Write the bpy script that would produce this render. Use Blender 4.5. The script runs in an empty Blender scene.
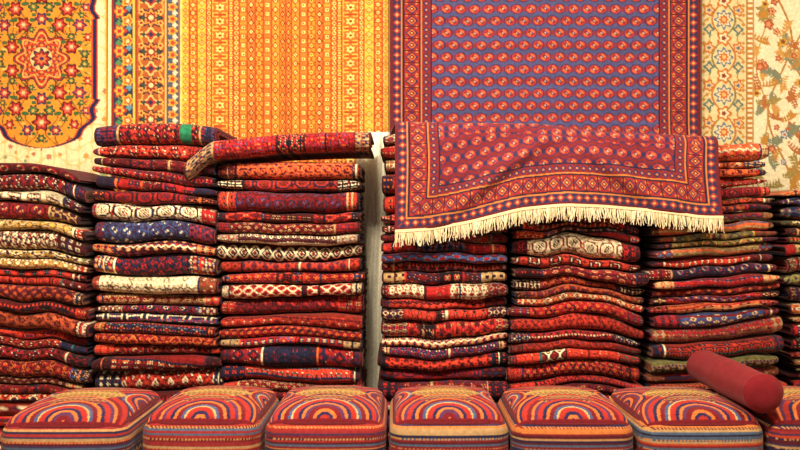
import bpy, math
import numpy as np
from mathutils import Vector

# ------------------------------------------------------------------ helpers
CAMZ = 1.25
QW = 4.47/778.0      # metres per design unit for wall carpets
QF = 3.85/778.0      # metres per design unit for the stack fronts

def C(r, g, b): return np.array([r, g, b], float)/255.0
RED=C(172,34,33); CRIM=C(146,26,30); DARK=C(60,16,22); MAR=C(106,23,27); NAVY=C(34,36,66)
BLACK=C(26,20,28); IVORY=C(226,206,164); ORANGE=C(210,100,46); GOLD=C(206,156,74); BLUE=C(60,78,124)
BROWN=C(118,68,44); OLIVE=C(120,112,64); SCAR=C(194,54,36)
TAN=C(184,146,98); GREEN=C(40,120,80); TEAL=C(46,88,84)

def lin(c):
    c = np.clip(c, 0, 1)
    return np.where(c <= 0.04045, c/12.92, ((c+0.055)/1.055)**2.4)

class Acc:
    def __init__(s): s.V=[]; s.F=[]; s.C=[]; s.n=0
    def grid(s, P, col, close0=False, close1=False):
        n, m = P.shape[:2]
        col = np.broadcast_to(col, P.shape)
        idx = np.arange(n*m).reshape(n, m)+s.n
        if close0: idx = np.concatenate([idx, idx[:1]], 0)
        if close1: idx = np.concatenate([idx, idx[:, :1]], 1)
        f = np.stack([idx[:-1,:-1], idx[1:,:-1], idx[1:,1:], idx[:-1,1:]], -1).reshape(-1, 4)
        s.V.append(P.reshape(-1,3)); s.C.append(np.array(col).reshape(-1,3)); s.F.append(f); s.n += n*m
    def build(s, name, mat, parent=None, origin=None):
        V=np.concatenate(s.V); F=np.concatenate(s.F); Cc=lin(np.concatenate(s.C))
        if origin is None:
            lo=V.min(0); hi=V.max(0); origin=np.array([(lo[0]+hi[0])/2,(lo[1]+hi[1])/2,lo[2]])
        origin=np.array(origin,float)
        V=V-origin
        me=bpy.data.meshes.new(name)
        me.vertices.add(len(V)); me.vertices.foreach_set('co', V.astype(np.float32).ravel())
        me.loops.add(len(F)*4); me.loops.foreach_set('vertex_index', F.astype(np.int32).ravel())
        me.polygons.add(len(F)); me.polygons.foreach_set('loop_start', (np.arange(len(F))*4).astype(np.int32))
        me.update(calc_edges=True)
        me.polygons.foreach_set('use_smooth', np.ones(len(F), bool))
        ca=me.color_attributes.new('Col','FLOAT_COLOR','POINT')
        ca.data.foreach_set('color', np.concatenate([Cc, np.ones((len(Cc),1))],1).astype(np.float32).ravel())
        me.validate(); me.update()
        ob=bpy.data.objects.new(name, me); bpy.context.collection.objects.link(ob)
        ob.location=origin
        me.materials.append(mat)
        if parent is not None: ob.parent=parent
        return ob

# ------------------------------------------------------------------ materials
def wool(name, vscale=45, bump=0.25, lo=0.72, hi=1.18, fine=420, sheen=0.08):
    m=bpy.data.materials.new(name); m.use_nodes=True
    nt=m.node_tree; N=nt.nodes; L=nt.links
    b=N['Principled BSDF']; b.inputs['Roughness'].default_value=0.9
    b.inputs['Specular IOR Level'].default_value=0.12
    try:
        b.inputs['Sheen Weight'].default_value=sheen; b.inputs['Sheen Roughness'].default_value=0.5
    except Exception: pass
    at=N.new('ShaderNodeAttribute'); at.attribute_name='Col'
    tc=N.new('ShaderNodeTexCoord')
    n1=N.new('ShaderNodeTexNoise'); n1.inputs['Scale'].default_value=vscale; n1.inputs['Detail'].default_value=4
    L.new(tc.outputs['Object'], n1.inputs['Vector'])
    mr=N.new('ShaderNodeMapRange'); mr.inputs['From Min'].default_value=0.3; mr.inputs['From Max'].default_value=0.7
    mr.inputs['To Min'].default_value=lo; mr.inputs['To Max'].default_value=hi
    L.new(n1.outputs['Fac'], mr.inputs['Value'])
    mx=N.new('ShaderNodeVectorMath'); mx.operation='SCALE'
    L.new(at.outputs['Color'], mx.inputs[0]); L.new(mr.outputs['Result'], mx.inputs['Scale'])
    L.new(mx.outputs['Vector'], b.inputs['Base Color'])
    n2=N.new('ShaderNodeTexNoise'); n2.inputs['Scale'].default_value=fine; n2.inputs['Detail'].default_value=3
    L.new(tc.outputs['Object'], n2.inputs['Vector'])
    bp=N.new('ShaderNodeBump'); bp.inputs['Strength'].default_value=bump; bp.inputs['Distance'].default_value=0.005
    L.new(n2.outputs['Fac'], bp.inputs['Height']); L.new(bp.outputs['Normal'], b.inputs['Normal'])
    return m
M_STACK=wool('knotted_wool', 50, 0.5, 0.64, 1.32, 220)
M_HANG=wool('hanging_wool', 60, 0.25, 0.82, 1.12, 300)
M_POUF=wool('kilim_weave', 70, 0.3, 0.80, 1.15)
M_BOL=wool('bolster_velvet', 30, 0.2, 0.85, 1.1)
M_FRINGE=wool('cotton_fringe', 80, 0.1, 0.85, 1.08)

def simple_mat(name, c1, c2, scale, rough=0.85, kind='noise'):
    m=bpy.data.materials.new(name); m.use_nodes=True
    nt=m.node_tree; N=nt.nodes; L=nt.links; b=N['Principled BSDF']; b.inputs['Roughness'].default_value=rough
    tc=N.new('ShaderNodeTexCoord')
    if kind=='wave':
        t=N.new('ShaderNodeTexWave'); t.inputs['Distortion'].default_value=3
    else:
        t=N.new('ShaderNodeTexNoise'); t.inputs['Detail'].default_value=5
    t.inputs['Scale'].default_value=scale
    L.new(tc.outputs['Object'], t.inputs['Vector'])
    r=N.new('ShaderNodeValToRGB'); r.color_ramp.elements[0].color=(*lin(c1),1); r.color_ramp.elements[1].color=(*lin(c2),1)
    L.new(t.outputs['Fac'], r.inputs['Fac']); L.new(r.outputs['Color'], b.inputs['Base Color'])
    return m
M_WALL=simple_mat('plaster', C(226,206,160), C(240,224,184), 6)
M_FLOOR=simple_mat('wood_floor', C(90,55,32), C(130,85,50), 3, 0.5, 'wave')
M_CEIL=simple_mat('ceiling_paint', C(230,222,205), C(240,234,220), 5)

# ------------------------------------------------------------------ room
def box(name, lo, hi, mat):
    lo=np.array(lo,float); hi=np.array(hi,float); c=(lo+hi)/2
    v=[(x,y,z) for x in (lo[0],hi[0]) for y in (lo[1],hi[1]) for z in (lo[2],hi[2])]
    v=[tuple(np.array(p)-c) for p in v]
    f=[(0,1,3,2),(4,6,7,5),(0,4,5,1),(2,3,7,6),(0,2,6,4),(1,5,7,3)]
    me=bpy.data.meshes.new(name); me.from_pydata(v,[],f); me.update()
    o=bpy.data.objects.new(name,me); o.location=c; bpy.context.collection.objects.link(o); me.materials.append(mat); return o
box('floor',(-3.2,-1.5,-0.1),(3.2,4.62,0),M_FLOOR)
box('wall_back',(-3.2,4.52,0),(3.2,4.62,3.2),M_WALL)
box('wall_left',(-3.3,-1.5,0),(-3.2,4.62,3.2),M_WALL)
box('wall_right',(3.2,-1.5,0),(3.3,4.62,3.2),M_WALL)
box('ceiling',(-3.3,-1.5,3.2),(3.3,4.62,3.3),M_CEIL)

# ------------------------------------------------------------------ pattern tools
def put(img, mask, col): img[mask]=col
def rosette(img, U, V, cx, cy, R, cols, n=6, rot=0.0, squash=1.0):
    dx=U-cx; dy=(V-cy)/squash
    r=np.hypot(dx,dy); m=r<R*1.3
    if not m.any(): return
    th=np.arctan2(dy,dx)
    rr=R*(1+0.2*np.cos(n*th+rot))
    k=len(cols)
    for i,c in enumerate(cols):
        put(img, r<rr*(1-i/k), c)
def scatter(img, U, V, rng, n, x0,x1,y0,y1, R, palettes, mask=None):
    base=img.copy() if mask is not None else None
    for i in range(n):
        cx=rng.uniform(x0,x1); cy=rng.uniform(y0,y1); p=palettes[rng.integers(len(palettes))]
        rosette(img,U,V,cx,cy,rng.uniform(*R),p,rng.integers(4,7),rng.uniform(0,6))
    if mask is not None:
        img[~mask]=base[~mask]
def leaf(b,x,y,cx,cy,an,L,col,fat=0.32):
    dx=(x-cx)*np.cos(an)+(y-cy)*np.sin(an); dy=-(x-cx)*np.sin(an)+(y-cy)*np.cos(an)
    put(b,(np.abs(dx)/L+(np.abs(dy)/(L*fat)))<1,col)
def cell(x,p): return np.mod(x,p)-p/2

# ---- carpet A : gold field, scalloped medallion on ivory
def patA(U,V):
    rng=np.random.default_rng(3)
    x=U-40; y=V-58
    img=np.empty(U.shape+(3,)); img[:]=C(240,224,176)
    put(img, (np.abs(np.sin(x/4.0)*np.cos(y/5.0+np.sin(x/7)))<0.13), C(224,200,136))
    scatter(img,U,V,rng,50,-30,108,90,190,(1.5,3),[[C(214,150,70)],[C(190,120,90)],[C(150,160,120)]])
    ay=np.abs(y); ax=np.abs(x)
    t=np.clip((ay-42)/48,0,1)
    hw=53*np.sqrt(np.clip(1-t**2.0,0,1))+2.2*np.cos(ay/3.2)*(ay>40)
    d=hw-ax; d=np.where(ay>92,-9,d)
    put(img, d>-3, C(180,60,44)); put(img, d>-1.5, C(36,38,76)); put(img, d>2.5, C(196,74,46)); put(img, d>4.0, C(228,148,52))
    fld=d>4
    b2=img.copy()
    for a,w,ph in ((20,13,0),(34,17,1.2),(10,9,2.4),(44,11,3.0)):
        put(b2, (np.abs(ax-(a+6*np.sin(ay/w*1.8+ph)))<0.7), C(140,84,34))
    for k in range(60):
        leaf(b2,ax,ay,rng.uniform(2,50),rng.uniform(4,88),rng.uniform(0,np.pi),rng.uniform(2.2,4),[C(96,104,54),C(164,66,40),C(70,84,64),C(240,190,100)][rng.integers(4)])
    put(b2, np.abs(np.hypot(ax-24,ay-30)-11)<0.8, C(120,66,30))
    th=np.arctan2(ay,ax+1e-6); r=np.hypot(x,y*0.95)
    rr=24*(1+0.16*np.cos(8*th))
    put(b2, r<rr+1.4, C(66,46,60)); put(b2, r<rr, C(178,50,40)); put(b2, r<rr-2.2, C(228,176,90)); put(b2, r<rr-4, C(186,60,42))
    put(b2, (r<rr-5)&(np.cos(12*th)*np.sin(r*1.1)>0.3), C(226,150,72)); put(b2, (r<rr-5)&(np.cos(12*th+1.5)*np.sin(r*1.3+1)>0.6), C(50,62,72)); put(b2, r<11, C(230,196,130))
    rosette(b2,x,y,0,0,9,[C(64,44,60),C(170,46,40),C(220,120,70),C(66,46,86)],8)
    K=[C(100,28,30),C(180,50,46),C(216,112,84),C(240,206,144)]
    K2=[C(46,62,46),C(84,116,66),C(220,166,70)]
    K3=[C(56,46,86),C(186,60,54),C(240,196,130)]
    for cx,cy,R,k in ((30,12,6.5,K),(18,34,7,K),(38,34,6,K3),(0,40,6,K3),(43,5,4,K2),(8,52,5,K2),(26,50,7,K),(0,64,8,K),
                      (44,52,4,K3),(14,72,5,K3),(33,66,4.5,K),(30,22,3.5,K2),(10,29,3,K2),(46,22,4,K),(0,80,4,K2),(22,60,3,K2),(40,44,3,K2)):
        rosette(b2,ax,ay,cx,cy,R,k,6)
        for s in (-1,1):
            rosette(b2,ax,ay,cx+s*R*1.25,cy+R*0.7,R*0.33,[C(66,100,58)],2)
    img[fld]=b2[fld]
    put(img, ax>64.0, C(206,150,60))
    return img*0.95
# ---- carpet B : floral gold/navy strips
def patB(U,V):
    img=np.empty(U.shape+(3,)); img[:]=C(222,174,72)
    x=U-106
    put(img,x<4,C(232,216,172))
    put(img,(x>=4)&(x<6),C(146,46,40))
    m=(x>=6)&(x<26); put(img,m,C(52,56,76)); b=img.copy(); 
    v=cell(V,20); 
    put(b,np.abs(x-16-6*np.sin(V/20*2*np.pi))<1.0,C(120,140,66))
    rosette(b,x,v,12,0,6.5,[C(196,66,46),C(232,176,66),C(184,46,50)],6); v2=cell(V+10,20)
    rosette(b,x,v2,20.5,0,6,[C(228,172,60),C(204,94,46),C(234,214,156)],5); rosette(b,x,v2,11,2,2.8,[C(86,136,90)],4); rosette(b,x,v,22,-3,2.8,[C(96,146,170)],4)
    img[m]=b[m]
    put(img,(x>=26)&(x<28),C(226,186,86)); put(img,(x>=28)&(x<29.5),C(156,54,36))
    m=(x>=29.5)&(x<58); put(img,m,C(172,90,46)); b=img.copy()
    put(b,np.abs(np.abs(x-44)-10-2*np.sin(V/4))<0.9,C(222,160,74))
    v=cell(V,34); rosette(b,x,v,44,0,10,[C(66,46,54),C(220,140,68),C(140,42,36),C(230,206,150)],8)
    v2=cell(V+17,34); rosette(b,x,v2,44,0,6.5,[C(224,186,112),C(174,54,42),C(46,50,80)],4)
    for xx in (34.5,53.5): rosette(b,x,cell(V+6,11.3),xx,0,2.8,[C(230,176,92),C(146,36,34)],5)
    rosette(b,x,cell(V+8.5,17),37,0,2.2,[C(56,74,66)],4); rosette(b,x,cell(V+8.5,17),51,0,2.2,[C(56,74,66)],4)
    img[m]=b[m]
    put(img,(x>=58)&(x<59.5),C(226,186,92))
    m=(x>=59.5)&(x<72); put(img,m,C(78,88,108)); b=img.copy()
    rosette(b,x,cell(V,12),65.5,0,4.4,[C(222,158,66),C(188,64,46)],5); rosette(b,x,cell(V+6,12),68,0,2.4,[C(216,206,176)],4)
    img[m]=b[m]; put(img,x>=72,C(190,116,54))
    return img*0.94
# ---- carpet C : golden, many fine vertical columns
def patC(U,V):
    x=U-285; ax=np.abs(x)
    img=np.empty(U.shape+(3,)); img[:]=C(226,160,52)
    G1=C(230,172,66); G2=C(212,138,48); RU=C(168,74,36); DR=C(136,50,34); LT=C(236,198,110); OR_=C(198,100,44)
    def col(a,b,bg,p,fg,fg2,shape=0,off=0):
        m=(ax>=a)&(ax<b); img[m]=bg; c=(a+b)/2; h=(b-a)/2*0.86
        v=cell(V+off,p)
        d=np.abs(ax-c)/h+np.abs(v)/(p*0.46)
        if shape==1: d=np.maximum(np.abs(ax-c)/h,np.abs(v)/(p*0.34))
        if shape==2: d=np.hypot((ax-c)/h,v/(p*0.4))*(1+0.2*np.cos(6*np.arctan2(v,ax-c)))
        put(img,m&(d<1),fg); put(img,m&(d<0.55),fg2); put(img,m&(d<0.22),DR)
        put(img,(np.abs(ax-a)<0.7),RU)
    bg=C(206,114,46)
    col(0,6,bg,9,DR,G1,0); 
    col(6,14,G2,9,RU,LT,0,4.5); col(14,22,bg,9,OR_,LT,1); col(22,30,G2,9,RU,G1,2,4.5); col(30,38,bg,9,DR,LT,0); col(38,46,G2,9,OR_,LT,1,4.5)
    col(46,52,C(194,98,42),5,LT,RU,0)
    col(52,57,G1,5,RU,LT,1); col(57,74,C(228,166,64),14,OR_,LT,2); 
    put(img,(np.abs(cell(V+7,14))<1.2)&(ax>59)&(ax<72),RU)
    col(74,79,C(200,110,44),5,LT,RU,0); col(79,89,G1,8,G2*0.88,LT,0,2); col(89,97,G2,8,RU,LT,2); col(97,104,G1,6,OR_,LT,0)
    put(img,ax>104,C(226,192,122))
    s=np.sin(V*2.1)*np.sin(U*1.7+V*0.2)
    s2=np.sin(V*0.11+1)*np.sin(V*0.37)
    img=img*(0.98+0.05*s[...,None]+0.06*s2[...,None])
    return img
# ---- carpet D : Turkmen, blue-violet & red
def bordD(img,t,s,m):
    b=img.copy()
    put(b,t<3,C(100,30,36))
    put(b,(t>=3)&(t<11),C(46,44,74)); 
    d=np.abs(cell(s,8))/3.6+np.abs(t-7)/3.8; put(b,(t>=3)&(t<11)&(d<1),C(156,54,42)); put(b,(t>=3)&(t<11)&(d<0.45),C(196,144,96))
    put(b,(t>=11)&(t<12.6),C(192,116,58)); put(b,(t>=12.6)&(t<14.2),C(46,30,50))
    mm=(t>=14.2)&(t<29); b[mm]=C(144,42,38)
    d=np.abs(cell(s,12))/5.4+np.abs(t-21.6)/6.4
    put(b,mm&(d<1),C(48,44,76)); put(b,mm&(d<0.72),C(190,96,50)); put(b,mm&(d<0.46),C(104,26,32)); put(b,mm&(d<0.2),C(210,164,110))
    d2=np.abs(cell(s+6,12))/2.2+np.abs(np.abs(t-21.6)-5)/2.2; put(b,mm&(d2<1),C(190,114,64))
    put(b,mm&(np.abs(cell(s+6,12))<0.7),C(84,28,38))
    put(b,(t>=29)&(t<30.6),C(46,30,50)); put(b,(t>=30.6)&(t<32),C(192,116,58))
    mm=(t>=32)&(t<40); b[mm]=C(124,38,40); d=np.abs(cell(s,6.5))/3+np.abs(t-36)/3.4; put(b,mm&(d<1),C(48,44,78)); put(b,mm&(d<0.45),C(186,114,74))
    put(b,(t>=40)&(t<41.5),C(40,32,56))
    img[m]=b[m]
def patD(u,v,front):
    t0=np.minimum(u,308-u); t=np.minimum(t0,v+0*u); s=np.where(t0<v,v,u)
    img=np.empty(u.shape+(3,)); img[:]=C(74,74,114)
    px_,py=14.0,12.0
    row=np.floor(v/py); uu=u+np.where(np.mod(row,2)>0,px_/2,0)
    a=np.abs(cell(uu,px_))/(px_/2); b=np.abs(cell(v,py))/(py/2)
    d=np.maximum(np.maximum(a*1.02,b*0.98),(a+b)*0.70)
    sheen_mask=front
    img[sheen_mask]=C(118,38,42)  # front drop painted redder, standing in for pile sheen at that angle
    # small lozenges between the guls
    e=np.abs(np.abs(cell(uu,px_))-px_/2)/2.6+np.abs(cell(v,py))/3.4
    put(img,e<1,C(120,48,60)); put(img,sheen_mask&(e<1),C(52,44,74))
    put(img,d<0.84,C(42,42,80)); put(img,d<0.70,C(160,52,46)); 
    quad=(np.sign(cell(uu,px_))*np.sign(cell(v,py)))>0
    put(img,(d<0.52)&quad,C(196,104,58)); put(img,(d<0.52)&~quad,C(136,40,42)); put(img,(d<0.26),C(70,60,96)); put(img,d<0.14,C(200,150,104))
    s2=np.sin(v*0.09+0.5)*np.sin(v*0.31)*0.06
    img=img*(1+s2[...,None])
    bordD(img,t,s,t<41.5)
    return img
# ---- carpet E : ivory floral
def patE(U,V):
    rng=np.random.default_rng(11)
    img=np.empty(U.shape+(3,)); img[:]=C(240,228,192)
    x=U-698
    def vine(b,fx,w,c): put(b,np.abs(x-fx)<w,c)
    b=img.copy()
    vine(b,84+12*np.sin(V/24),1.1,C(176,128,60)); vine(b,112+14*np.sin(V/20+2),1.1,C(176,128,60)); vine(b,66+6*np.sin(V/17+1),0.8,C(190,150,80))
    LC=[C(190,136,60),C(160,140,80),C(206,156,84),C(130,136,110),C(180,110,60)]
    for i in range(120):
        cx=rng.uniform(60,130); cy=rng.uniform(-45,200); an=rng.uniform(0,2*np.pi); L=rng.uniform(9,19); c=LC[rng.integers(5)]
        for k in np.linspace(0.15,1,6):
            bx=cx+np.cos(an+k*0.5)*L*k; by=cy+np.sin(an+k*0.5)*L*k
            for sgn in (-1,1): leaf(b,x,V,bx+sgn*1.8*np.sin(an),by-sgn*1.8*np.cos(an),an+sgn*0.9,4.0*(1.2-k*0.5),c,0.36)
    for i in range(44):
        cx=rng.uniform(60,140); cy=rng.uniform(-45,200)
        rosette(b,x,V,cx,cy,rng.uniform(2.6,5.0),[[C(180,96,56),C(230,176,120),C(150,60,50)],[C(90,110,140),C(214,214,210),C(190,116,60)],[C(206,160,70),C(140,80,44)],[C(176,90,60),C(226,150,100)]][rng.integers(4)],5)
    m=x>58; img[m]=b[m]
    m=x<=52; img[m]=C(226,208,156); b=img.copy()
    put(b,np.abs(x-27-12*np.sin(V/12))<1.1,C(140,124,70)); put(b,np.abs(x-27+12*np.sin(V/12))<1.1,C(186,120,52))
    for i in range(5):
        for sgn in (-1,1): 
            leaf(b,x,cell(V+i*7.5,37.7),27+sgn*(17-i),0,sgn*(0.6+i*0.3),4.6,LC[i])
    rosette(b,x,cell(V,37.7),27,0,8.5,[C(100,120,146),C(232,214,166),C(196,100,50),C(234,190,116)],8)
    rosette(b,x,cell(V+18.85,37.7),27,0,7,[C(196,116,50),C(240,224,180),C(140,66,50)],5)
    for xx in (12,42):
        rosette(b,x,cell(V+9.4,37.7),xx,0,5.5,[C(190,110,60),C(232,190,126),C(100,114,146)],5); rosette(b,x,cell(V+28,37.7),xx,0,4.6,[C(96,124,116),C(226,194,136)],4)
        rosette(b,x,cell(V,9.4),xx+(-5 if xx<20 else 5),0,1.8,[C(190,140,70)],4)
    mm=(x>5)&(x<49); img[mm]=b[mm]
    for e,c in ((0,C(186,146,80)),(4,C(146,116,80)),(49.5,C(166,126,70)),(56,C(186,146,90))): put(img,(x>=e)&(x<e+1.6),c)
    m=(x>51.1)&(x<56); put(img,m&(np.abs(cell(V,5))<1.3),C(190,124,60))
    return img*0.92

def hang(name,u0,u1,v1,y,pat,seed,step=0.0046,ztop=2.95,rip=0.006):
    x0=(u0-400)*QW; x1=(u1-400)*QW; zb=CAMZ+(225-v1)*QW
    X=np.linspace(x0,x1,int((x1-x0)/step)); Z=np.linspace(ztop,zb,int((ztop-zb)/step))
    X,Z=np.meshgrid(X,Z,indexing='ij')
    U=400+X/QW; V=225-(Z-CAMZ)/QW
    col=pat(U,V)
    Y=y-rip*np.sin(X*9+seed)-rip*0.6*np.sin(X*23+Z*2+seed*3)
    a=Acc(); a.grid(np.stack([X,Y,Z],-1),col)
    o=a.build(name,M_HANG)
    s=o.modifiers.new('thickness','SOLIDIFY'); s.thickness=0.008; s.offset=0
    return o
hang('hanging_medallion_carpet',-28,105,215,4.495,patA,1)
hang('hanging_floral_carpet',106,178,215,4.495,patB,2)
hang('hanging_golden_carpet',179,388.5,235,4.485,patC,3,step=0.0042)
hang('hanging_ivory_carpet',699,862,260,4.495,patE,4)

# ------------------------------------------------------------------ carpet D draped over stacks
SD=3.80/778
def build_drape():
    n=440
    w=np.linspace(0,1,n)
    xw=(390-400)*QW + w*308*QW
    hx=np.array([395,430,470,520,560,600,640,680,700,722])
    hem_px=np.array([231,229,222,209,205,206,209,214,217,217])
    xf=(395-400)*SD + w*324*SD
    pxf=395+w*324
    hem=CAMZ+(225-np.interp(pxf,hx,hem_px))*SD
    k=np.ones(25)/25; hem=np.convolve(np.pad(hem,12,'edge'),k,'valid')
    ztop=CAMZ+(225-np.interp(pxf,[395,540,600,722],[121,123,131,136]))*SD
    ztop=np.convolve(np.pad(ztop,12,'edge'),k,'valid')
    P=[];U=[];V=[];Fm=[]
    for z in np.linspace(2.95,1.86,270):
        Y=4.44-0.006*np.sin(xw*8+1)-0.004*np.sin(xw*21+z)
        P.append(np.stack([xw,Y,np.full(n,z)],-1)); U.append(w*308); V.append(np.full(n,(z-1.0)/QW)); Fm.append(np.zeros(n,bool))
    # the carpet keeps hanging down the wall, then turns forward over the stack tops
    Yl=P[-1][:,1]
    for t in np.linspace(0,1,36)[1:]:
        z=1.86+(ztop+0.004-1.86)*math.sin(t*math.pi/2)
        y=Yl-0.05*(1-math.cos(t*math.pi/2))
        P.append(np.stack([xw,y,z],-1)); U.append(w*308); V.append((z-1.0)/QW); Fm.append(np.zeros(n,bool))
    Y0=P[-1][:,1]; z1=P[-1][:,2]; V0=V[-1]
    vf=lambda z:(z-hem)/SD*0.98
    for t in np.linspace(0,1,60)[1:]:
        X=xw+(xf-xw)*t
        P.append(np.stack([X,Y0+(3.86-Y0)*t,z1+(ztop-z1)*t],-1)); U.append(w*308); V.append(V0*(1-t)+vf(ztop)*t); Fm.append(np.full(n,t>0.5))
    for a_ in np.linspace(0.1,1,10):
        th=a_*np.pi/2; R=0.05
        P.append(np.stack([xf,3.86-R*np.sin(th)+0*xf,ztop-R*(1-np.cos(th))],-1)); U.append(w*308)
        V.append(vf(ztop-R*th)); Fm.append(np.ones(n,bool))
    z0=ztop-0.05
    for t in np.linspace(0,1,130)[1:]:
        z=z0+(hem-z0)*t
        st=math.sin(t*math.pi)**0.7
        ridge=np.exp(-((w-(0.48-0.34*t))/0.040)**2)*0.045*st
        ridge=ridge+np.exp(-((w-(0.56+0.26*t))/0.045)**2)*0.036*st
        ridge=ridge+np.exp(-((w-(0.80+0.06*t))/0.03)**2)*0.020*st
        wv=(0.032*np.sin(w*9.5+0.6)+0.018*np.sin(w*24+2+t*1.5)+0.009*np.sin(w*41+t*2))*t - 0.036*t - ridge
        y=3.81+wv
        x=xf+0.010*np.sin(t*5)*np.sin(w*6)
        P.append(np.stack([x,y,z],-1)); U.append(w*308); V.append(vf(z)); Fm.append(np.ones(n,bool))
    P=np.array(P);U=np.array(U);V=np.array(V);Fm=np.array(Fm)
    emp=bpy.data.objects.new('draped_turkmen_carpet',None); bpy.context.collection.objects.link(emp)
    a=Acc(); a.grid(P,patD(U,V,Fm))
    o=a.build('pile',M_HANG,origin=(0,0,0)); s=o.modifiers.new('thickness','SOLIDIFY'); s.thickness=0.010; s.offset=0
    o.parent=emp
    rng=np.random.default_rng(5); f=Acc()
    last=P[-1]
    ns=520
    for i in range(ns):
        q=(i+rng.uniform(0,1))/ns*(n-1); j=int(q); fr=q-j; j2=min(j+1,n-1)
        p=last[j]*(1-fr)+last[j2]*fr
        L=rng.uniform(0.055,0.088); dx=rng.normal(0,0.009); dy=rng.normal(-0.006,0.006); r=rng.uniform(0.002,0.0034)
        S=np.linspace(0,1,6); ph=rng.uniform(0,6)
        cx=p[0]+dx*S**1.3+0.003*np.sin(S*7+ph)*S; cy=p[1]+dy*S; cz=p[2]+0.006-L*S
        th=np.arange(4)*np.pi/2; rad=r*(1.1-0.5*S)
        G=np.stack([cx[:,None]+rad[:,None]*np.cos(th),cy[:,None]+rad[:,None]*np.sin(th),cz[:,None]+0*th],-1)
        f.grid(G,[C(238,222,180),C(222,200,152),C(246,234,200)][rng.integers(3)],close1=True)
    G=np.stack([np.stack([last[:,0],last[:,1]-0.007,last[:,2]+dz],-1) for dz in (0.006,-0.008)],0)
    f.grid(G,C(230,210,164))
    fo=f.build('fringe',M_FRINGE,origin=(0,0,0)); fo.parent=emp
build_drape()

# ------------------------------------------------------------------ folded carpet stacks
K=0.0047
def mir(i,n):
    m=np.mod(i,2*n); return np.where(m<n,m,2*n-1-m).astype(int)
STY={
 'red':(RED,[NAVY,DARK,ORANGE,BLACK,IVORY,NAVY,DARK,MAR]),
 'crim':(CRIM,[DARK,NAVY,BLACK,ORANGE,BLACK,SCAR,TAN,BLUE]),
 'scar':(SCAR,[DARK,MAR,NAVY,MAR,IVORY,BLACK,TEAL]),
 'dk':(MAR,[DARK,RED,BLACK,TAN,SCAR,NAVY,BLACK]),
 'iv':(IVORY,[RED,NAVY,BROWN,DARK,MAR,CRIM,DARK]),
 'gd':(GOLD,[OLIVE,IVORY,BROWN,NAVY,IVORY,RED,DARK]),
 'nv':(NAVY,[RED,BLUE,TAN,MAR,BLACK,CRIM,IVORY]),
 'or':(C(190,82,44),[DARK,RED,TAN,MAR,NAVY,IVORY,DARK]),
 'br':(BROWN,[DARK,TAN,RED,NAVY,OLIVE,ORANGE,IVORY]),
 'bl':(C(54,64,104),[NAVY,TAN,RED,BLACK,IVORY,MAR,DARK]),
 'ol':(OLIVE,[BROWN,TAN,RED,NAVY,DARK,GOLD,DARK]),
}
def pick(acc,rng): return acc[rng.integers(len(acc))]
def motif(ku,kv,field,acc,rng,nx=None,ny=None,dens=0.55):
    nx=nx or int(rng.integers(4,12)); ny=ny or int(rng.integers(4,10))
    I=mir(ku,nx); J=mir(kv,ny)
    kind=rng.integers(4)
    gi,gj=np.meshgrid(np.arange(nx),np.arange(ny),indexing='ij')
    fi=gi/nx; fj=gj/ny
    if kind==0: d=(fi+fj)/2
    elif kind==1: d=np.maximum(fi,fj)
    elif kind==2: d=np.maximum(np.maximum(fi,fj),(fi+fj)*0.66)
    else: d=np.mod(fi+fj*0.5,1)
    ns=int(rng.integers(5,8))
    seq=[]
    for i in range(ns):
        seq.append(field if (i/ns>dens or rng.random()<0.38) else pick(acc,rng))
    seq=np.array(seq); T=seq[np.minimum((d*ns).astype(int),ns-1)]
    nz=rng.random((nx,ny)); 
    for i in range(nx):
        for j in range(ny):
            if nz[i,j]<0.18: T[i,j]=pick(acc,rng)
    return T[I,J]
def layer_color(style,u,v,rng,W):
    ph=rng.uniform(0,6,3)
    v=v+rng.normal(0,0.05)*(u-W/2)+0.004*np.sin(u*14+ph[0])+0.002*np.sin(u*37+ph[1])+rng.uniform(-.01,.01)
    u2=u+0.004*np.sin(v*30+u*9+ph[2])
    ku=np.floor(u2/K); kv=np.floor(v/K+0.5)
    img=_layer(style,u,v,ku,kv,rng,W)
    h=np.sin(ku*12.9898+kv*78.233+ph[0])*43758.5453; h=h-np.floor(h)
    ab=0.06*np.sin(kv*0.9+ph[1])+0.07*np.sin(u*10+ph[2])
    return np.clip(img*(0.88+0.26*h+ab)[...,None],0,1)
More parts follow.
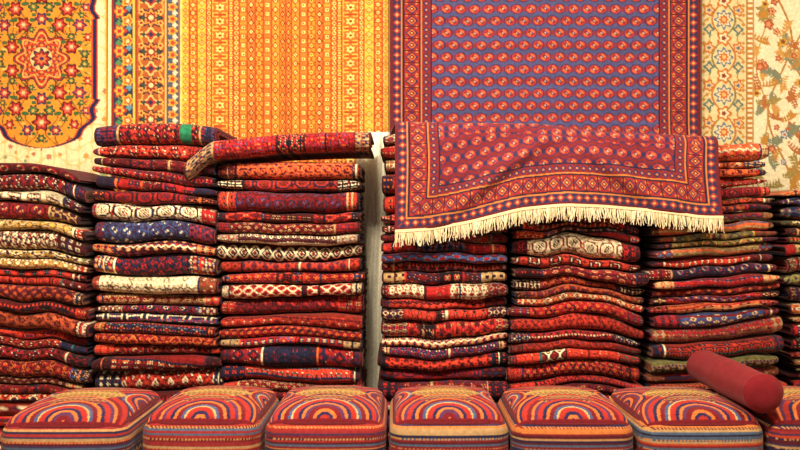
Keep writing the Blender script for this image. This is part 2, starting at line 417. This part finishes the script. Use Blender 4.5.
def _layer(style,u,v,ku,kv,rng,W):
    if style in('bw','wd'):
        p=0.058 if style=='bw' else 0.07; a=np.abs(cell(u,p))/(p/2); b=np.abs(v)/0.045; d=a+b
        d=np.floor(d*8)/8
        img=motif(ku,kv,BLACK if style=='bw' else IVORY,[DARK,MAR,NAVY,BROWN],rng,dens=0.4)
        if style=='bw':
            put(img,np.abs(d-1.0)<0.13,IVORY); put(img,d<0.5,IVORY); put(img,d<0.3,MAR)
        else:
            put(img,np.abs(d-1.0)<0.15,DARK); put(img,d<0.5,BLUE*0.8); put(img,d<0.25,SCAR)
        put(img,np.abs(v)>0.05,CRIM)
        return img
    if style=='kl':
        cols=[BROWN,OLIVE,RED,C(74,84,114),TAN,DARK,TAN*0.8,NAVY,MAR,C(186,86,46),CRIM,BROWN,C(120,44,38)]
        seq=np.array([pick(cols,rng) for _ in range(14)])
        w=rng.choice([0.007,0.011])
        img=seq[np.mod(np.floor(v/w),14).astype(int)]
        m=np.mod(np.floor(v/w),3)<2
        mt=motif(ku,kv,pick(cols,rng),cols,rng)
        mm=m&(rng.random()<0.8); img[mm]=mt[mm]
        e=np.minimum(u,W-u); m=e<rng.uniform(0.03,0.09); img[m]=motif(ku,kv,pick(cols,rng),cols,rng,nx=4,ny=4)[m]
        return img
    field,acc=STY[style]
    field=np.clip(field*rng.uniform(0.8,1.12),0,1)
    acc=list(acc)+[field*0.7]
    lay=rng.integers(5)
    if lay==0:
        img=motif(ku,kv,field,acc,rng,ny=int(rng.integers(4,7)),dens=0.6)
        o=rng.uniform(-0.02,0.02)
        for e in (0.030,-0.030):
            m=np.abs(v-o-e)<0.006; img[m]=pick(acc,rng)
            m2=m&(np.mod(ku,4)<2); img[m2]=pick(acc,rng)
        m=np.abs(v-o)>0.038; img[m]=field*0.75
    elif lay==1:
        p=rng.uniform(0.06,0.11); q=rng.uniform(0.03,0.048); o=rng.uniform(-0.01,0.02)
        img=motif(ku,kv,field,[field*0.7,DARK,acc[0]],rng,nx=4,ny=4,dens=0.35)
        uu=u+np.where(v>o+q,p/2,0); vv=np.where(v>o+q,v-o-2*q,np.where(v<o-q,v-o+2*q,v-o))
        a=np.abs(cell(uu,p))/(p/2); b=np.abs(vv)/q; d=np.maximum(np.maximum(a,b),(a+b)*0.68)
        quad=(np.sign(cell(uu,p))*np.sign(vv))>0
        d=np.floor(d*10)/10
        c=[acc[i] for i in rng.permutation(len(acc))]
        for th,cc in ((0.88,DARK),(0.8,c[0]),(0.7,field),(0.5,c[1])): img[d<th]=cc
        img[(d<0.5)&quad]=c[2]; img[d<0.3]=c[3]; img[d<0.15]=DARK
        tw=(np.mod(ku+kv,3)==0)&(d<0.5); img[tw]=field
    elif lay==2:
        img=motif(ku,kv,field,[acc[0],acc[4],DARK,DARK,field*0.7,acc[3]],rng,dens=0.45)
        p=rng.uniform(0.03,0.05); a=np.abs(cell(u+np.where(np.mod(np.floor(v/0.026),2)>0,p/2,0),p)); b=np.abs(cell(v,0.026))
        img[(a+b)<0.010]=acc[3]; img[(a+b)<0.005]=DARK
    elif lay==3:
        img=motif(ku,kv,field,acc,rng,dens=0.5)
        zz=np.abs(cell(u,0.036))*0.7; m=np.abs(v-0.02+zz)<0.005; img[m]=IVORY if rng.random()<0.35 else DARK
        m=np.abs(v+0.015+zz)<0.004; img[m]=DARK
    else:
        img=motif(ku,kv,field,acc,rng,dens=0.45)
        c=np.sort(rng.uniform(0.15,W-0.15,3))
        alt=motif(ku,kv,pick(acc,rng)*0.9,[field]+acc,rng,dens=0.55)
        m=(u>c[0])&(u<c[1]); img[m]=alt[m]
        for q in c: img[np.abs(u-q)<0.005]=pick(acc,rng)
    if rng.random()<0.85:
        bwL=rng.uniform(0.03,0.14); bwR=rng.uniform(0.03,0.14)
        mt=motif(kv,ku,pick(acc,rng)*0.9,[field]+acc,rng,nx=4,ny=4,dens=0.6)
        for t,bw in ((u,bwL),(W-u,bwR)):
            m=t<bw; img[m]=mt[m]
            img[np.abs(t-bw)<0.004]=pick(acc,rng); img[np.abs(t-bw*0.55)<0.003]=pick(acc,rng)
            img[t<0.008]=DARK
    return img

def path(r,zc,yf,yb,M,nb=4):
    th=np.linspace(np.pi/2,-np.pi/2,M)
    e=r*1.25
    s=np.sin(th); sz=s
    y=yf[:,None]+e[:,None]*(1-np.cos(th)); z=zc[:,None]+r[:,None]*sz
    v=th[None,:]*r[:,None]*1.08
    tb=np.linspace(1,0.12,nb); yk=yf+e
    yb_=yk[:,None]+(yb-yk)[:,None]*tb
    top=zc+r; bot=zc-r
    Y=np.concatenate([yb_,y,yb_[:,::-1]],1)
    Z=np.concatenate([np.repeat(top[:,None],nb,1),z,np.repeat(bot[:,None],nb,1)],1)
    V=np.concatenate([v[:,:1]+(yb_-yk[:,None]),v,v[:,-1:]-(yb_[:,::-1]-yk[:,None])],1)
    return Y,Z,V
def shell(acc,x0,x1,zbf,ztf,yff,yb,inset,thick,style,rng,dense,edge):
    step=K if dense else 0.03
    n=max(8,int((x1-x0)/step)); M=22 if dense else 8
    def surf(xs,ins,M):
        zb=zbf(xs); zt=ztf(xs); r=np.maximum((zt-zb)/2-ins,0.002); zc=(zb+zt)/2
        return path(r,zc,yff(xs)+ins,np.full(len(xs),yb),M)
    xs=np.linspace(x0,x1,n)
    Y,Z,V=surf(xs,inset,M); X=np.repeat(xs[:,None],Y.shape[1],1)
    col=layer_color(style,X-x0,V,rng,x1-x0) if style else edge
    acc.grid(np.stack([X,Y,Z],-1),col)
    xc=np.linspace(x0,x1,12); Y2,Z2,_=surf(xc,inset+thick,M); X2=np.repeat(xc[:,None],Y2.shape[1],1)
    acc.grid(np.stack([X2,Y2,Z2],-1),edge)
    for i,j in ((0,0),(-1,-1)):
        A=np.stack([X[i],Y[i],Z[i]],-1); B=np.stack([X2[j],Y2[j],Z2[j]],-1)
        mid=(A+B)/2; mid[:,0]+= -0.003 if i==0 else 0.003
        acc.grid(np.stack([A,mid,B],1),edge)

def stack(top,bot,ztop,h,yfront,styles,seed,sag=0.012,special=None,depth=0.52,pool=None,lean=0.0,wave=1.0,jit=0.012):
    rng=np.random.default_rng(seed); acc=Acc()
    N=int(round(ztop/h)); hs=rng.uniform(0.62,1.38,N); hs=hs/hs.sum()*ztop
    zb=np.concatenate([[0],np.cumsum(hs)])
    xm=sum(top+bot)/4; hw=(top[1]-top[0]+bot[1]-bot[0])/4
    co=np.zeros((N+1,5))
    for i in range(1,N+1):
        co[i]=co[i-1]*0.85+rng.normal(0,1,5)*np.array([0.0078,0.0072,0.004,0.002,0.0017])*wave
    drift=0.0
    def bnd(i):
        k=i/N
        def f(x):
            t=(x-xm)/hw
            w=co[i,0]*t+co[i,1]*np.cos(t*2.2)+co[i,2]*np.sin(t*4+co[i,3]*500)+co[i,4]*np.sin(t*9)
            if i==0: return 0*x
            damp=min(1,(N-i)/2.0) if i>N-2 else 1
            return zb[i]+w*damp-sag*k*np.abs(t)**2.5+lean*k*t
        return f
    for i in range(N):
        k=(i+0.5)/N; z=(zb[i]+zb[i+1])/2
        vis=z>0.34
        drift=drift*0.75+rng.normal(0,jit*0.6)
        x0=bot[0]+(top[0]-bot[0])*k+rng.normal(0,jit)*0.8+drift; x1=bot[1]+(top[1]-bot[1])*k+rng.normal(0,jit)*0.8+drift
        it=N-1-i
        P=pool or ['red','crim','scar','dk','red']
        st=styles[it] if it<len(styles) else P[rng.integers(len(P))]
        y0=yfront+abs(rng.normal(0,0.022)); pa=rng.uniform(0,6); sk=rng.normal(0,0.03)
        b0=bnd(i); b1=bnd(i+1); g=0.0016
        edge=pick([MAR,DARK,NAVY,BROWN,C(130,34,34),C(66,30,30)],rng)
        parts=[(0.0,1.0)]
        if rng.random()<0.30 and hs[i]>h*0.95:
            s=rng.uniform(0.42,0.58); parts=[(0,s),(s,1.0)]
        for pi,(fa,fb) in enumerate(parts):
            dxp=rng.normal(0,0.004) if pi else 0; dyp=rng.uniform(0.002,0.012) if pi else 0
            f1_=rng.uniform(9,16); f2_=rng.uniform(20,34)
            def pinch(x,x0=x0,x1=x1,pa=pa,f1_=f1_,f2_=f2_): 
                t=np.minimum(x-x0,x1-x); return (0.010*np.exp(-np.clip(t,0,1)/0.024)+0.0018*(1+np.sin(x*f1_+pa))+0.0010*(1+np.sin(x*f2_+pa*3)))*(fb-fa)
            def zbf(x,b0=b0,b1=b1,p=pinch,fa=fa): return b0(x)+(b1(x)-b0(x))*fa+g+p(x)
            def ztf(x,b0=b0,b1=b1,p=pinch,fb=fb): return b0(x)+(b1(x)-b0(x))*fb-g-p(x)
            def yff(x,y0=y0,pa=pa,x0=x0,x1=x1,dyp=dyp): return y0+dyp+sk*(x-xm)+0.007*np.sin(x*11+pa)+0.004*np.sin(x*27+pa*2)+0.018*np.exp(-np.clip(np.minimum(x-x0,x1-x),0,1)/0.03)
            H=hs[i]/2*(fb-fa)
            shell(acc,x0+dxp,x1+dxp,zbf,ztf,yff,yfront+depth,0.0,H*0.38,st,rng,vis,edge)
            shell(acc,x0+0.003+dxp,x1-0.003+dxp,zbf,ztf,lambda x,f=yff:f(x)+0.006,yfront+depth-0.02,H*0.46,H*0.36,None,rng,False,pick([MAR,DARK,RED*0.8,BROWN,NAVY],rng))
    if special: special(acc,bnd(N),rng)
    return acc.build('folded_carpet_stack',M_STACK)

def X(p,d=3.85): return (p-400)*d/778
def Zp(p,d=3.85): return CAMZ+(225-p)*d/778

stack((X(-60),X(78)),(X(-62),X(84)),Zp(161),0.076,3.85,
      ['dk','red','iv','crim','gd','iv','gd','scar','or','dk','or','scar','red','crim','dk','red','scar','red'],10,sag=0.085,jit=0.012)
def roll_top(acc,b,rng):
    x0,x1=X(95),X(216); f0=lambda x:b(x)+0.001; f1=lambda x:b(x)+0.105-0.012*((x-(x0+x1)/2)/0.3)**2
    y=lambda x:3.845+0.01*np.sin(x*9)
    shell(acc,x0,x1,f0,f1,y,4.34,0,0.018,'crim',rng,True,MAR)
    shell(acc,x0+.01,x1+.008,f0,f1,lambda x:y(x)+.005,4.32,0.022,0.012,None,rng,False,MAR)
    xs0,xs1=X(180),X(191)
    shell(acc,xs0,xs1,lambda x:f0(x)-0.0005,lambda x:f1(x)+0.0015,lambda x:y(x)-0.0025,4.2,0,0.004,None,rng,False,C(34,110,76))
stack((X(90),X(212)),(X(89),X(219)),Zp(143),0.084,3.85,
      ['scar','dk','red','red','iv','bl','crim','nv','iv','dk','nv','crim','dk','red','scar','dk','red'],21,sag=0.014,special=roll_top,jit=0.010)
def slant_top(acc,b,rng):
    x0,x1=X(188),X(371)
    xe=X(216)
    off=lambda x:-0.10*np.clip((xe-x)/0.14,0,1)**1.3-0.02*np.clip((xe+0.3-x)/0.4,0,1)+0.028*np.clip((x-X(240))/0.6,0,1)
    f0=lambda x:b(np.clip(x,xe,X(362)))+0.012+off(x)+0.012; f1=lambda x:f0(x)+0.092
    shell(acc,x0,x1,f0,f1,lambda x:3.79+0.012*np.sin(x*8),4.3,0,0.016,'crim',rng,True,MAR)
    shell(acc,x0+.01,x1-.01,f0,f1,lambda x:3.80+0.012*np.sin(x*8),4.3,0.019,0.012,None,rng,False,DARK)
stack((X(214),X(360)),(X(221),X(363)),Zp(160),0.084,3.85,
      ['or','scar','crim','dk','iv','bw','scar','crim','red','dk','scar','crim','red','scar','dk','red'],33,sag=0.008,special=slant_top,jit=0.007)
stack((X(381),X(505)),(X(378),X(512)),Zp(127)-0.02,0.082,3.875,
      ['nv','dk','gd','red','crim','red','scar','crim','dk','iv','scar','dk','nv','scar','red','dk','wd','red'],44,sag=0.004,wave=0.75,jit=0.007)
stack((X(522),X(645)),(X(508),X(649)),1.655,0.076,3.875,
      ['red','dk','red','dk','red','crim','iv','scar','dk','or','or','crim','scar','red','scar','crim','dk','scar','red'],55,sag=0.006,wave=0.75,lean=-0.012)
stack((X(664),X(777)),(X(650),X(794)),1.655,0.064,3.875,
      ['or','or','scar','dk','or','kl','kl','ol','kl','scar','nv','kl','crim','kl','bl','kl','scar','ol','kl','or','red','kl'],66,sag=0.004,pool=['kl','br','scar','ol','bl'],lean=0.022,wave=0.75)
stack((X(783,4.0),X(880,4.0)),(X(800,4.0),X(890,4.0)),Zp(186,4.0),0.062,4.0-0.02,
      ['br','bl','kl','ol','br','kl','iv','ol','dk','br','kl'],77,sag=0.02,pool=['kl','br','ol','bl','dk'],depth=0.42)

# ------------------------------------------------------------------ dust sheet hanging on the wall behind the gap between stacks
a=Acc()
s=np.linspace(0,1,60); t=np.linspace(0,1,90)
S,T=np.meshgrid(s,t,indexing='ij')
xx=-0.155+(S-0.5)*0.20+0.006*np.sin(T*9)
yy=4.437+0.012*np.sin(S*26+T*5)+0.006*np.sin(S*9-T*14)
zz=1.78-T*1.778
a.grid(np.stack([xx,yy,zz],-1),C(254,246,222))
o=a.build('cotton_dust_sheet',M_FRINGE); m=o.modifiers.new('t','SOLIDIFY'); m.thickness=0.003

# ------------------------------------------------------------------ poufs
def pouf(cx,w,yf,seed,rot=0.0,h=0.472):
    rng=np.random.default_rng(seed); d=0.57
    half=np.array([w/2,d/2,h/2]); r=0.062; n=120
    g=np.sin(np.linspace(-1,1,n)*np.pi/2)*0.25+np.linspace(-1,1,n)*0.75
    A,B=np.meshgrid(g,g,indexing='ij'); O=np.ones_like(A)
    faces=[np.stack([A,B,O],-1),np.stack([A,-O,B],-1),np.stack([A,O,B],-1),np.stack([-O,A,B],-1),np.stack([O,A,B],-1),np.stack([A,B,-O],-1)]
    sc=[C(38,36,66),C(150,42,38),C(186,66,40),C(84,28,38),C(74,92,116),C(196,112,56),C(122,34,38),C(44,34,56),C(140,42,44),C(66,46,76),C(176,140,96)]
    MR=C(116,28,36); NV=C(42,38,74); OR=C(214,112,52); RD=C(172,46,38); PU=C(88,50,84); TN=C(212,168,108); BL=C(72,86,124)
    # broad bands of the woven arches
    seq=[(RD,2.6),(NV,1.5),(OR,1.5),(MR,2.2),(PU,1.6),(OR,1.3),(NV,1.6),(RD,2.4),(TN,.7),(BL,1.4),(MR,2.0),(OR,1.4),(NV,1.6),(RD,2.2),(PU,1.6),(OR,1.2),(MR,2.0)]
    q=seed%3*2; seq=seq[q:]+seq[:q]
    edges=np.cumsum([s_[1] for s_ in seq]); tot=edges[-1]; seqc=np.array([s_[0] for s_ in seq])
    sseq=np.array([pick(sc,rng) for _ in range(40)])
    acc=Acc(); c0=np.array([cx,yf+d/2,h/2])
    R=np.array([[math.cos(rot),-math.sin(rot),0],[math.sin(rot),math.cos(rot),0],[0,0,1]])
    def shape(P):
        q=np.clip(P*half,-(half-r),half-r); dv=P*half-q
        L=np.linalg.norm(dv,axis=-1,keepdims=True); L[L==0]=1
        Q=q+dv/L*r
        tx=np.clip(1-(P[...,0])**2,0,1); ty=np.clip(1-(P[...,1])**2,0,1); tz=np.clip(1-P[...,2]**2,0,1)
        Q[...,2]+=np.where(P[...,2]>0.99,1,0)*0.058*(tx*ty)**0.55
        Q[...,0]+=np.sign(P[...,0])*(np.abs(P[...,0])>0.99)*0.012*ty*tz*0.4
        Q[...,1]+=np.sign(P[...,1])*(np.abs(P[...,1])>0.99)*0.030*tx*tz
        return Q
    for k,F in enumerate(faces):
        Q=shape(F); col=np.empty(Q.shape)
        if k==0:
            x=F[...,0]*1.0; y=F[...,1]*1.0
            ax=np.abs(x); ay=np.abs(y)
            rf=np.sqrt((x*0.98)**2+((1-ay)*0.98)**2); rs=np.sqrt(y**2+((1-ax)*1.12)**2)
            rr=np.where(rf<1.0,rf,rs)
            idx=np.searchsorted(edges,np.clip(rr/1.02,0,0.999)*tot)
            col[:]=seqc[np.clip(idx,0,len(seqc)-1)]
            kk=np.floor(Q[...,:2]/0.0075)
            sp=np.sin(kk[...,0]*2.1+kk[...,1])*np.cos(kk[...,1]*1.7)
            cen=(rf>0.80)&(ax*1.0+ay*1.0<0.66)
            col[cen]=C(196,160,86); put(col,cen&(sp>0.30),C(106,100,64)); put(col,cen&(sp<-0.40),C(146,50,42))
            fan=(rf>0.56)&(rf<0.74)&(np.abs(x)<(1-ay)*0.8)
            put(col,fan,C(180,138,76)); put(col,fan&(sp>0.05),C(136,40,40)); put(col,fan&(sp<-0.45),C(60,54,74))
            rim=np.maximum(ax,ay)>0.96; put(col,rim,MR)
        else:
            z=Q[...,2]+h/2; s_=(h-z)
            b=s_/0.0085; idx=np.floor(b).astype(int)
            col[:]=sseq[np.mod(idx,40)]
            m=(np.mod(idx,5)==3); kk=np.floor(Q[...,0]/0.007+Q[...,1]/0.007)
            put(col,m&(np.mod(kk,2)==0),C(190,130,76))
            wide=(s_>0.115)&(s_<0.16); col[wide]=C(44,36,66) if seed%2 else C(130,32,38)
            zz=np.abs(cell(Q[...,0]+Q[...,1],0.04))*0.7; put(col,wide&(np.abs(s_-0.13-zz)<0.005),C(190,126,70))
        acc.grid(Q@R.T+c0,col)
    n2=160; th=np.linspace(0,2*np.pi,n2,endpoint=False)
    ex=0.30; px_=np.sign(np.cos(th))*np.abs(np.cos(th))**ex*(w/2-0.018); py=np.sign(np.sin(th))*np.abs(np.sin(th))**ex*(d/2-0.018)
    ph=np.linspace(0,2*np.pi,8,endpoint=False)
    nr=np.stack([px_,py],-1); nr/=np.linalg.norm(nr,axis=-1,keepdims=True)
    rr=0.0065
    G=np.stack([px_[:,None]+rr*np.cos(ph)*nr[:,:1],py[:,None]+rr*np.cos(ph)*nr[:,1:],(h/2-0.020)+rr*np.sin(ph)+0*px_[:,None]],-1)
    acc.grid(G@R.T+c0,C(96,26,34),close0=True,close1=True)
    return acc.build('kilim_pouf',M_POUF)
for cx,w,yf,sd,ro in ((-1.335,0.51,3.05,1,0.01),(-0.80,0.48,3.10,2,-0.01),(-0.302,0.49,3.10,3,0.0),(0.197,0.48,3.10,4,0.01),(0.697,0.49,3.09,5,-0.008),(1.208,0.50,3.08,6,0.012),(1.725,0.495,3.09,7,0.0)):
    pouf(cx,w,yf,sd,ro)

# ------------------------------------------------------------------ bolster
def bolster():
    a=Acc(); L=0.62; R=0.080
    prof=[(0.0,-0.010),(0.03,-0.009),(0.055,-0.004),(0.068,0.003),(0.074,0.010),(0.079,0.012),(0.081,0.018),(0.079,0.024)]
    body=[(R*(1-0.02*math.sin(t*math.pi*3)),t*L) for t in np.linspace(0.06,0.94,40)]
    full=prof+body+[(r,L-y) for r,y in reversed(prof)]
    full=np.array(full); th=np.linspace(0,2*np.pi,64,endpoint=False)
    r=full[:,0][:,None]*(1+0.014*np.sin(3*th+full[:,1][:,None]*9)+0.006*np.sin(7*th+full[:,1][:,None]*30)); 
    Xl=r*np.cos(th); Zl=r*np.sin(th)*0.97; Yl=full[:,1][:,None]+0*th
    an=-0.012
    P=np.stack([Xl*math.cos(an)+Yl*math.sin(an),-Xl*math.sin(an)+Yl*math.cos(an),Zl],-1)
    P=P+np.array([1.442,3.07,0.499+0.083])
    a.grid(P,C(126,28,36),close1=True)
    a.build('bolster_cushion',M_BOL)
bolster()

# ------------------------------------------------------------------ lights
def area(name,loc,target,sx,sy,e,col):
    l=bpy.data.lights.new(name,'AREA'); l.shape='RECTANGLE'; l.size=sx; l.size_y=sy; l.energy=e; l.color=col
    o=bpy.data.objects.new(name,l); o.location=loc
    o.rotation_euler=(Vector(target)-Vector(loc)).to_track_quat('-Z','Y').to_euler(); bpy.context.collection.objects.link(o)
area('ceiling_lamp_a',(-1.7,1.9,3.0),(-1.2,4.0,1.0),0.45,0.3,64,(1,0.885,0.70))
area('ceiling_lamp_b',(-0.4,1.7,3.0),(-0.2,4.0,1.0),0.45,0.3,88,(1,0.885,0.70))
area('ceiling_lamp_c',(1.5,1.9,3.0),(1.2,4.0,1.0),0.45,0.3,68,(1,0.885,0.70))
w=bpy.data.worlds.new('World'); bpy.context.scene.world=w; w.use_nodes=True
bg=w.node_tree.nodes['Background']; bg.inputs['Color'].default_value=(1,0.92,0.80,1); bg.inputs['Strength'].default_value=0.5

cam=bpy.data.cameras.new('camera'); cam.lens=35; cam.sensor_width=36
co=bpy.data.objects.new('camera',cam); co.location=(0,0,CAMZ); co.rotation_euler=(math.pi/2,0,0)
bpy.context.collection.objects.link(co); bpy.context.scene.camera=co
bpy.context.scene.view_settings.view_transform='Standard'
